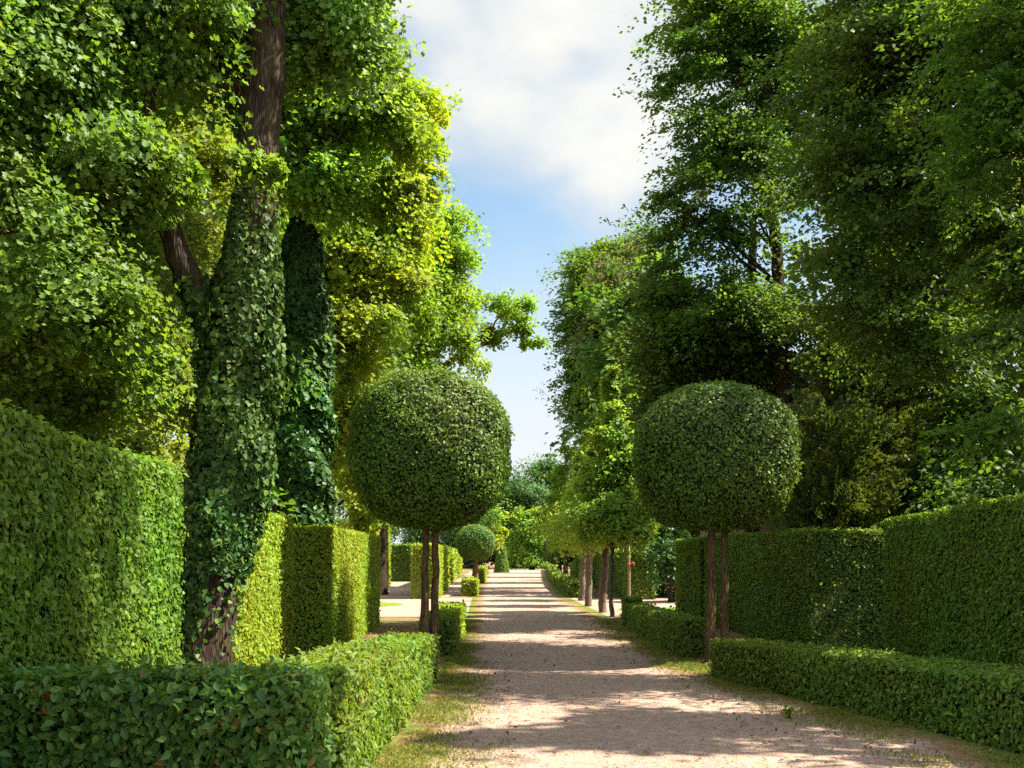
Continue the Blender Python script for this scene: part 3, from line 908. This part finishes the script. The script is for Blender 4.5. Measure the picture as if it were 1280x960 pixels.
tree('woodland_tree', 'rounded dark green tree between the yellow maple and the side court', (-9.5, 52), straight(-9.5, 52, 12, 0.3),
     [B(400, 560, 50, 80, 90, 3), B(430, 620, 50, 45, 45, 2), B(330, 500, 52, 90, 150, 3)], 'maple_warm', 0.24, 330, 1.0, 50, group=GW)
tree('woodland_tree', 'dark tree filling in behind the ivy column at mid height', (-8.3, 33), straight(-8.3, 33, 15, 0.3),
     [B(300, 420, 33, 110, 200, 3), B(380, 250, 34, 90, 200, 2.6), B(330, 600, 33, 100, 60, 2), B(430, 500, 36, 50, 120, 1.6), B(420, 630, 36, 60, 40, 1.5)], 'dark', 0.22, 480, 0.9, 55, group=GW)
tree('golden_tree', 'small golden feathery tree beside the small distant globe tree', (0.0 - 1.2, 92), straight(-1.2, 92, 5.5, 0.12),
     [B(612, 655, 92, 18, 22, 1.2), B(624, 668, 92, 10, 16, .8), B(600, 665, 92, 16, 14, 1)], 'yellow', 0.25, 90, 0.6, 40, group=GW, limbs=6)


# --- right bank of trees
tree('woodland_tree', 'tall see-through tree with a straight dark trunk above the right globe tree', (6.55, 25), [(6.6, 25, -0.1, 0.26), (6.65, 25, 0.8, 0.2), (6.45, 25, 5, 0.165), (6.2, 25, 9, 0.13), (6.05, 25, 12, 0.1), (6.0, 25, 15, 0.04)],
     [B(930, 60, 25, 95, 85, 1.5), B(915, 200, 25, 85, 75, 1.4), B(905, 310, 24.5, 70, 80, 1.3), B(990, 200, 25.5, 70, 130, 1.2), B(865, 250, 24.5, 38, 28, .6), B(860, 90, 24.5, 42, 30, .7), B(900, 400, 24.5, 70, 70, 1.2), B(880, 20, 25, 50, 60, .9), B(970, 60, 25.5, 70, 70, 1.3), B(980, 420, 25, 60, 50, 1)],
     'dark', 0.095, 1100, 0.5, 85, group=GR, limbs=26, limb_r=.035, lobe=0.45, flat=0.12, out=.35, reach=.9, inner=.15, twigs=60)
tree('hornbeam_tree', 'massive dark olive hornbeam filling the upper right', (9.6, 18.5), straight(9.6, 18.5, 13, 0.28),
     [B(1150, 120, 18.5, 110, 130, 1.8), B(1090, 260, 18.5, 70, 120, 1.3), B(1210, 260, 18, 110, 140, 1.7), B(1120, 420, 18.5, 90, 90, 1.4), B(1210, 30, 19, 130, 130, 2), B(1085, 90, 19, 55, 80, 1.2), B(1180, -80, 19, 100, 80, 1.6)],
     'olive', 0.088, 1400, 0.5, 95, group=GR, limbs=18, flat=0.10, out=.35, reach=.9, lobe=.4)
tree('hornbeam_tree', 'overhanging hornbeam with light green tiers at the right edge', (8.6, 14.0), straight(8.6, 14.0, 10, 0.22),
     [B(1290, 150, 14, 75, 150, 1.1), B(1300, 400, 13.4, 80, 110, 1.2), B(1260, 545, 13.6, 65, 25, .7), B(1265, 330, 13.6, 45, 25, .6), B(1250, 430, 13.6, 40, 22, .5), B(1330, 0, 14, 120, 150, 1.5)],
     'dark', 0.078, 560, 0.42, 95, group=GR, limbs=12, flat=0.08, out=.3, reach=.9)
tree('woodland_tree', 'dark thicket tree low behind the right tall hedges', (10.6, 24), straight(10.6, 24, 9, 0.2),
     [B(1120, 560, 23, 90, 75, 1.6), B(1230, 560, 22, 90, 70, 1.6), B(1180, 470, 24, 110, 90, 2), B(1060, 600, 24, 55, 60, 1.3), B(1010, 620, 25.5, 50, 40, 1), B(1240, 630, 21, 100, 50, 1.4), B(1130, 640, 22, 80, 45, 1.4)],
     'dark', 0.14, 480, 0.6, 55, group=GR)
tree('woodland_tree', 'shadowy background tree glimpsed between the right trunks', (13.5, 26.5), straight(13.5, 26.5, 12.5, 0.3),
     [B(1150, 300, 27, 120, 170, 2.2), B(1050, 380, 27, 80, 150, 1.6), B(1260, 400, 26, 120, 200, 2.2), B(1110, 560, 27, 130, 90, 1.8), B(1260, 580, 26, 120, 90, 1.8), B(990, 500, 27.5, 60, 80, 1.2)],
     'dark', 0.22, 520, 0.95, 55, group=GR)
tree('woodland_tree', 'bushy olive tree with pale tips just left of the tall see-through tree', (6.0, 26.2), straight(6.0, 26.2, 9.5, 0.22),
     [B(865, 430, 26.4, 42, 65, 1.2), B(860, 510, 26.2, 42, 55, 1.0), B(905, 470, 26.2, 50, 75, 1.1), B(900, 590, 26.2, 55, 50, 1.0), B(845, 380, 26.6, 24, 35, .7)],
     'olive', 0.12, 700, 0.55, 95, group=GR, out=.35, reach=.9, lobe=.4)
tree('woodland_tree', 'tall clipped-looking tree with tan seed heads, at the end of the right bank', (6.6, 57), straight(6.6, 57, 15, 0.3),
     [B(752, 380, 56, 40, 55, 1.8), B(737, 450, 55, 26, 80, 1.5), B(748, 350, 57, 28, 32, 1.3), B(790, 330, 57, 44, 44, 1.6), B(722, 400, 55.5, 15, 30, .8), B(718, 470, 55, 13, 40, .8), B(738, 360, 56, 24, 38, 1.1), B(770, 470, 55, 45, 90, 1.8), B(732, 520, 55, 20, 40, 1.2)],
     'dark', 0.17, 900, 0.7, 85, group=GR, out=.4, reach=.6, lobe=.35)
tree('woodland_tree', 'tan flowering tree crown in front of the end of the right bank', (7.2, 52.5), straight(7.2, 52.5, 13, 0.25),
     [B(770, 370, 52.5, 42, 55, 1.6), B(800, 400, 52, 34, 80, 1.4), B(752, 410, 53, 30, 45, 1.1)], 'tan', 0.15, 200, 0.5, 50, group=GR)

for (x_, y_, lab_) in ((6.4, 48.5, 'tall tree added for shade, half hidden between the pale tree and the tan flowering crown'), (8.8, 66, 'hidden tree added beyond the tan flowering crown, throwing bands of shade on the far path'), (9.6, 84, 'hidden tree added for shade farther down the right bank of the far path'), (10.5, 104, 'farthest hidden tree added for shade on the right bank, before the far wood')):  # mostly hidden trees put in to cast shade bands on path and court
    tree('woodland_tree', lab_, (x_, y_), straight(x_, y_, 13, 0.3), [((x_, y_, 7), (2.6, 2.6, 3.2)), ((x_ - .6, y_ + .5, 11), (2.2, 2.2, 3.2)), ((x_, y_, 4), (2.4, 2.4, 2.0))], 'dark', 0.28, 260, 1.0, 55, group=GR)

for (x_, y_, lab_) in ((15.5, 17.5, 'dense tree added to block sun, deep in the right wood behind the massive olive hornbeam'), (16.5, 23, 'dense tree added to block sun, deep in the right wood behind the thicket')):  # backing trees added to keep the sun off the thicket
    tree('woodland_tree', lab_, (x_, y_), straight(x_, y_, 12, 0.3), [((x_, y_, z_), (3.0, 2.2, 2.0)) for z_ in (1.8, 4.5, 7.5, 10.5)], 'dark', 0.2, 520, 0.9, 60, group=GR)

# yew with feathery sprays
def yew(label, x, y, h, w, n, group):
    root = thing('yew', (x, y, 0), label, 'tree', group)
    tm = Mesh()
    tube(tm, *curve([(x, y, -0.1), (x, y, h * .4), (x + .1, y, h * .85)], [0.16, 0.13, 0.03], 10, 0.01), 9, 0, .04)
    cm = Mesh()
    for i in range(n):
        z = h * (0.1 + 0.82 * rng.random() ** 0.9)
        a = rng.random() * 2 * math.pi
        wd = w * (1 - 0.75 * (z / h) ** 1.6) * (0.5 + 0.5 * rng.random())
        s = np.array([x + 0.75 * wd * math.cos(a), y + 0.75 * wd * math.sin(a), z])
        o = unit(np.array([math.cos(a) * 0.8, math.sin(a) * 0.8, 0.5 + 0.8 * rng.random()]) + rng.normal(size=3) * 0.15)
        ln = 0.5 + 0.9 * rng.random()
        k = 95
        t = rng.random(k)
        side = unit(np.cross(o, rng.normal(size=3)))
        sgn = rng.choice([-1, 1], k)
        lean = np.outer(t * ln, o) - np.outer(0.25 * ln * t ** 2, (0, 0, 1))
        wv = (1 - t) ** 0.7 * 0.30 * ln * rng.random(k)
        P = s + lean + side * (sgn * wv)[:, None]
        T = o * 0.7 + side * sgn[:, None] * 0.8 + rng.normal(size=(k, 3)) * 0.15
        N = np.cross(side, o) + rng.normal(size=(k, 3)) * 0.35
        leaves(cm, P, N, T, 0.10 * (0.6 + 0.6 * rng.random(k)), KITE, 0, np.clip(0.15 + 0.6 * t + 0.25 * rng.random(k), 0, 1))
    tm.link('trunk', ['bark_warm'], root, (x, y, 0), smooth_mat=[0])
    cm.link('crown', ['yew'], root, (x, y, 0))
    return root


yew('feathery olive yew with upswept sprays behind the tall hedge, right of the see-through tree trunk', 7.3, 22.3, 6.7, 1.5, 620, GR)
yew('lower feathery yew between the right globe tree and the bigger yew', 6.3, 20.8, 4.4, 1.0, 320, GR)

# --- row of young trees
def row_tree(label, px, d, top_py, half, base_r, mat, n, lean=0.0, stake=False):
    x = (px - VX) / FPX * d
    ztop = EYE + (VY - top_py) / FPX * d
    w = half * d / FPX
    zb = 2.1
    bl = []
    for f, k in ((0.04, 0.8), (0.15, 0.92), (0.3, 0.78), (0.45, 0.6), (0.6, 0.44), (0.74, 0.3), (0.87, 0.18), (0.97, 0.1)):
        bl.append((np.array([x + lean + .1 * rng.normal(), d + .1 * rng.normal(), zb + (ztop - zb) * f]), (w * k, w * k, (ztop - zb) * 0.14)))
    return tree('row_tree', label, (x, d), [(x, d, -0.05, base_r * 1.2), (x + lean * .6, d, 1.4, base_r), (x + lean, d, 2.6, base_r * .75), (x + lean, d, ztop * 0.9, 0.02)], bl,
                mat, 0.11, n, 0.36, 70, bark='bark_pale', group=GA, limbs=14, limb_r=.02, flat=.3, inner=.3, lobe=.04, bough=2)


row_tree('nearest young row tree with a pointed crown on a very thin dark stem', 765, 29.5, 476, 52, 0.055, 'young', 460)
row_tree('young row tree with a thick pale leaning trunk next to the thinnest stem', 753, 31.5, 535, 50, 0.10, 'young', 380, 0.1)
row_tree('young row tree on a pale trunk, second thick trunk from the thinnest stem', 735, 35.5, 545, 46, 0.10, 'young', 360, 0.08)
row_tree('young row tree farthest along the row, its trunk beside the low hedge end', 727, 40, 565, 42, 0.10, 'lime', 320, 0.1)
row_tree('rounded light green row tree leaning over the far low hedge', 707, 56, 550, 36, 0.12, 'lime', 320)
row_tree('pale green tree behind the row, beside the tan flowering crown', 790, 44, 505, 42, 0.12, 'lime', 380)

# dark bush beyond the cross path
tree('laurel_bush', 'glossy dark bush in the shade beside the cross path on the right', (6.0, 38.5), straight(6.0, 38.5, 2.0, 0.08),
     [((6.0, 38.5, 1.3), (1.0, 0.9, 1.0)), ((6.9, 39.2, 1.1), (1.1, 0.9, 0.9))], 'ivy_dark', 0.14, 160, 0.45, 45, limbs=6)['category'] = 'bush'

# --- far wood closing the avenue
for i, (px, d, top, wd, lab) in enumerate([
        (655, 142, 590, 46, 'blue-green far wood tree standing straight behind the end of the path'),
        (632, 150, 585, 36, 'far wood tree just right of the golden feathery tree'),
        (690, 146, 575, 44, 'far wood tree above the far end of the right low hedge'),
        (600, 150, 612, 44, 'far wood tree hidden mostly behind the small globe tree'),
        (735, 150, 560, 60, 'far wood tree rising behind the row of young trees'),
        (560, 152, 600, 50, 'far wood tree behind the left globe tree trunk'),
        (665, 130, 640, 26, 'low bright shrub-like tree in front of the far wood')]):
    x = (px - VX) / FPX * d
    zt = EYE + (VY - top) / FPX * d
    w = wd * d / FPX
    tree('far_tree', lab, (x, d), straight(x, d, zt * .8, 0.3), [((x, d, zt * 0.62), (w * .8, w * .7, zt * .36)), ((x - w * .4, d, zt * .35), (w * .7, w * .6, zt * .3)), ((x + w * .4, d - 1, zt * .3), (w * .7, w * .6, zt * .28)), ((x, d - 1, zt * .14), (w * 1.1, w * .5, zt * .15))],
         'wood' if i != 6 else 'lime', 0.34, 420, 1.3, 70, group=GF, limbs=8)

# --- unseen trees added beyond the right edge, crowns shaped to shade hedges and path
tree('unseen_shade_tree', 'unseen slim tall tree added just beyond the right edge, shading the near hedges', (7.7, 6.9), straight(7.7, 6.9, 17, 0.2),
     [((7.7, 6.9, z_), (w_, w_, 1.7)) for z_, w_ in ((4.5, 1.2), (6.6, 1.2), (15.1, 1.8), (16.9, 1.8), (18.6, 1.4))], 'dark', 0.16, 700, 0.6, 55, group=GR)
tree('unseen_shade_tree', 'unseen shorter tree added beyond the right edge, shading the foreground gravel', (9.0, 10.3), straight(9.0, 10.3, 11, 0.2),
     [((9.0, 10.3, z_), (w_, w_, 1.6)) for z_, w_ in ((4, 1.0), (6, 1.3), (8.5, 1.3), (10.8, 0.9))], 'dark', 0.16, 300, 0.55, 50, group=GR)

# clipped dark dome behind the bright left hedge
dm = thing('dome_bush', (-3.9, 29, 0), 'dark clipped dome peeping over the top of the bright left hedge', 'bush')
cm = Mesh()
k = 5000
D = rand_dir(k)
D[:, 2] = np.abs(D[:, 2])
P = np.array([-3.9, 29, 1.5]) + D * np.array([0.75, 0.75, 1.05])
leaves(cm, P, D + rng.normal(size=(k, 3)) * .5, rng.normal(size=(k, 3)), 0.1, KITE)
cm.link('crown', ['globe'], dm, (-3.9, 29, 0))
tm = Mesh()
tube(tm, [(-3.9, 29, -0.05), (-3.9, 29, 2.0)], [0.09, 0.06], 8)
tm.link('trunk', ['bark'], dm, (-3.9, 29, 0))

# clipped obelisk near the far end
ob = Mesh()
k = 3500
z = 4.6 * rng.random(k) ** 1.4
a = rng.random(k) * 2 * math.pi
w = 0.75 * (1 - z / 4.7)
O = np.stack([np.cos(a), np.sin(a), 0.25 + 0 * a], 1)
ox, oy = at(627, 0, 108)[:2]
P = np.stack([ox + 0 * z, oy + 0 * z, z], 1) + O * w[:, None] * np.array([1, 1, 0])
leaves(ob, P, O + rng.normal(size=(k, 3)) * .4, rng.normal(size=(k, 3)), 0.2, KITE)
tube(ob, [(ox, oy, -.05), (ox, oy, 2.4), (ox, oy, 4.5)], [0.6, 0.32, 0.02], 10, 1)
tag(ob.link('clipped_cone', ['hornbeam', 'twig'], loc=(ox, oy, 0)), 'narrow clipped cone at the far end of the path, left side', 'topiary')

# wooden post with a red tie, at the cross path
px_, py_ = at(786, 0, 33)[:2]
po = thing('wooden_post', (px_, py_, 0), 'thin pale brown post with a red tie beside the cross path', 'post')
m = Mesh()
tube(m, *curve([(px_, py_, -.05), (px_ + .01, py_, .9), (px_, py_, 1.95)], [0.04, 0.04, 0.035], 6, 0.003), 10)
m.link('pole', ['stake'], po, (px_, py_, 0), smooth_mat=[0])
m = Mesh()
tube(m, [(px_, py_, 1.32), (px_, py_, 1.38)], [0.05, 0.05], 10)
tube(m, *curve([(px_ + .04, py_ - .03, 1.36), (px_ + .13, py_ - .03, 1.40), (px_ + .16, py_ - .03, 1.30)], [0.015, 0.028, 0.012], 6), 6)
m.link('tie', ['red'], po, (px_, py_, 0))


# ------------------------------------------------------------------ small growth and litter on the ground
def blades(name, mat, n, h):
    """short grass thickest at the foot of the low hedges and thinning out across the verge"""
    me = Mesh()
    y = 7.6 + 20.4 * rng.random(n) ** 1.7
    le, ri = avenue(y)
    left = rng.random(n) < 0.5
    off = np.abs(rng.normal(size=n)) * np.where(left, 0.42, 0.5) * np.interp(y, [8, 16, 28], [1.0, 0.9, 0.6])
    x = np.where(left, le + 0.03 + off, ri - 0.03 - off)
    cl = np.sin(x * 2.1 + y * 1.3) * np.sin(y * 1.1 - x * 1.7 + 1) + 0.6 * np.sin(x * 5 + y * 3.3) * np.sin(y * 4.1 - x * 3)
    keep = cl + rng.normal(size=n) * 0.4 > 0.05 + off * 0.4
    x, y = x[keep], y[keep]
    k = len(x)
    P = np.stack([x, y, 0.012 + 0 * x], 1)
    T = np.stack([rng.normal(size=k) * 0.6, rng.normal(size=k) * 0.6, 0.5 + 0.4 * rng.random(k)], 1)
    hh = h * (0.4 + 0.9 * rng.random(k))
    P[:, 2] += hh * 0.3
    leaves(me, P, rng.normal(size=(k, 3)), T, hh, (np.array([(-.06, 0, 0), (.06, 0, 0), (0.09, .55, .02), (0, 1.0, .12)]), None, np.array([(0, 1, 2), (0, 2, 3)])))
    return tag(me.link(name, [mat]), kind='stuff')


blades('verge_grass', 'grass', 170000, 0.04)


def scatter_leaves(name, regions, mat, size):
    me = Mesh()
    for (x0, x1, y0, y1, n) in regions:
        x, y = x0 + (x1 - x0) * rng.random(n), y0 + (y1 - y0) * rng.random(n)
        P = np.stack([x, y, 0.015 + 0.012 * rng.random(n)], 1)
        N = np.array([0, 0, 1.0]) + rng.normal(size=(n, 3)) * 0.35
        leaves(me, P, N, rng.normal(size=(n, 3)), size * (0.5 + 0.8 * rng.random(n)), OVAL)
    return tag(me.link(name, [mat]), kind='stuff')


scatter_leaves('fallen_leaves', [(-1.0, 0.2, 8, 16, 420), (2.2, 4.4, 8, 15, 420), (-0.2, 2.8, 8, 16, 90), (-2.6, -1.3, 12, 26, 1400), (-0.7, 3, 16, 30, 180), (3, 5.2, 15, 30, 1300), (-3, -2.2, 41, 60, 400), (2.0, 2.9, 15, 26, 500)], 'litter', 0.045)

# loose stones lying on the gravel
st = Mesh()
oc = np.array([(1, 0, 0), (-1, 0, 0), (0, 1, 0), (0, -1, 0), (0, 0, .7), (0, 0, -.5)])
of = np.array([(0, 2, 4), (2, 1, 4), (1, 3, 4), (3, 0, 4), (2, 0, 5), (1, 2, 5), (3, 1, 5), (0, 3, 5)])
n = 5200
y = 8 + 16 * rng.random(n) ** 1.8
le, ri = avenue(y)
P = np.stack([le + (ri - le) * rng.random(n), y, 0.009 + 0 * y], 1)
r = 0.0045 + 0.011 * rng.random(n) ** 3
ang = rng.random(n) * 6.28
V = oc[None] * (r[:, None] * (0.7 + 0.6 * rng.random((n, 6))))[..., None]
V = np.stack([V[..., 0] * np.cos(ang)[:, None] - V[..., 1] * np.sin(ang)[:, None], V[..., 0] * np.sin(ang)[:, None] + V[..., 1] * np.cos(ang)[:, None], V[..., 2]], -1) + P[:, None]
st.add(V.reshape(-1, 3), tris=(of[None] + (np.arange(n) * 6)[:, None, None]).reshape(-1, 3))
tag(st.link('loose_stones', ['gravel'], attr='verge0'), kind='stuff')

# a few weeds at the foot of the right low hedge
def weed(label, x, y, n, h):
    me = Mesh()
    T = np.stack([rng.normal(size=n) * .7, rng.normal(size=n) * .7, 0.5 + rng.random(n)], 1)
    P = np.array([x, y, 0.02]) + unit(T) * (h * rng.random(n))[:, None] * np.array([.8, .8, 1])
    leaves(me, P, np.array([0, 0, 1.0]) + rng.normal(size=(n, 3)) * .5, T, h * 0.45, OVAL)
    return tag(me.link('weed', ['hornbeam_sunlit'], loc=(x, y, 0)), label, 'plant', 'weeds at the foot of the low hedge')


weed('larger bright weed tuft on the verge beside the right low hedge', 2.87, 11.0, 60, 0.12)
weed('small weed tuft by the foot of the right globe tree', 3.05, 16.0, 40, 0.09)
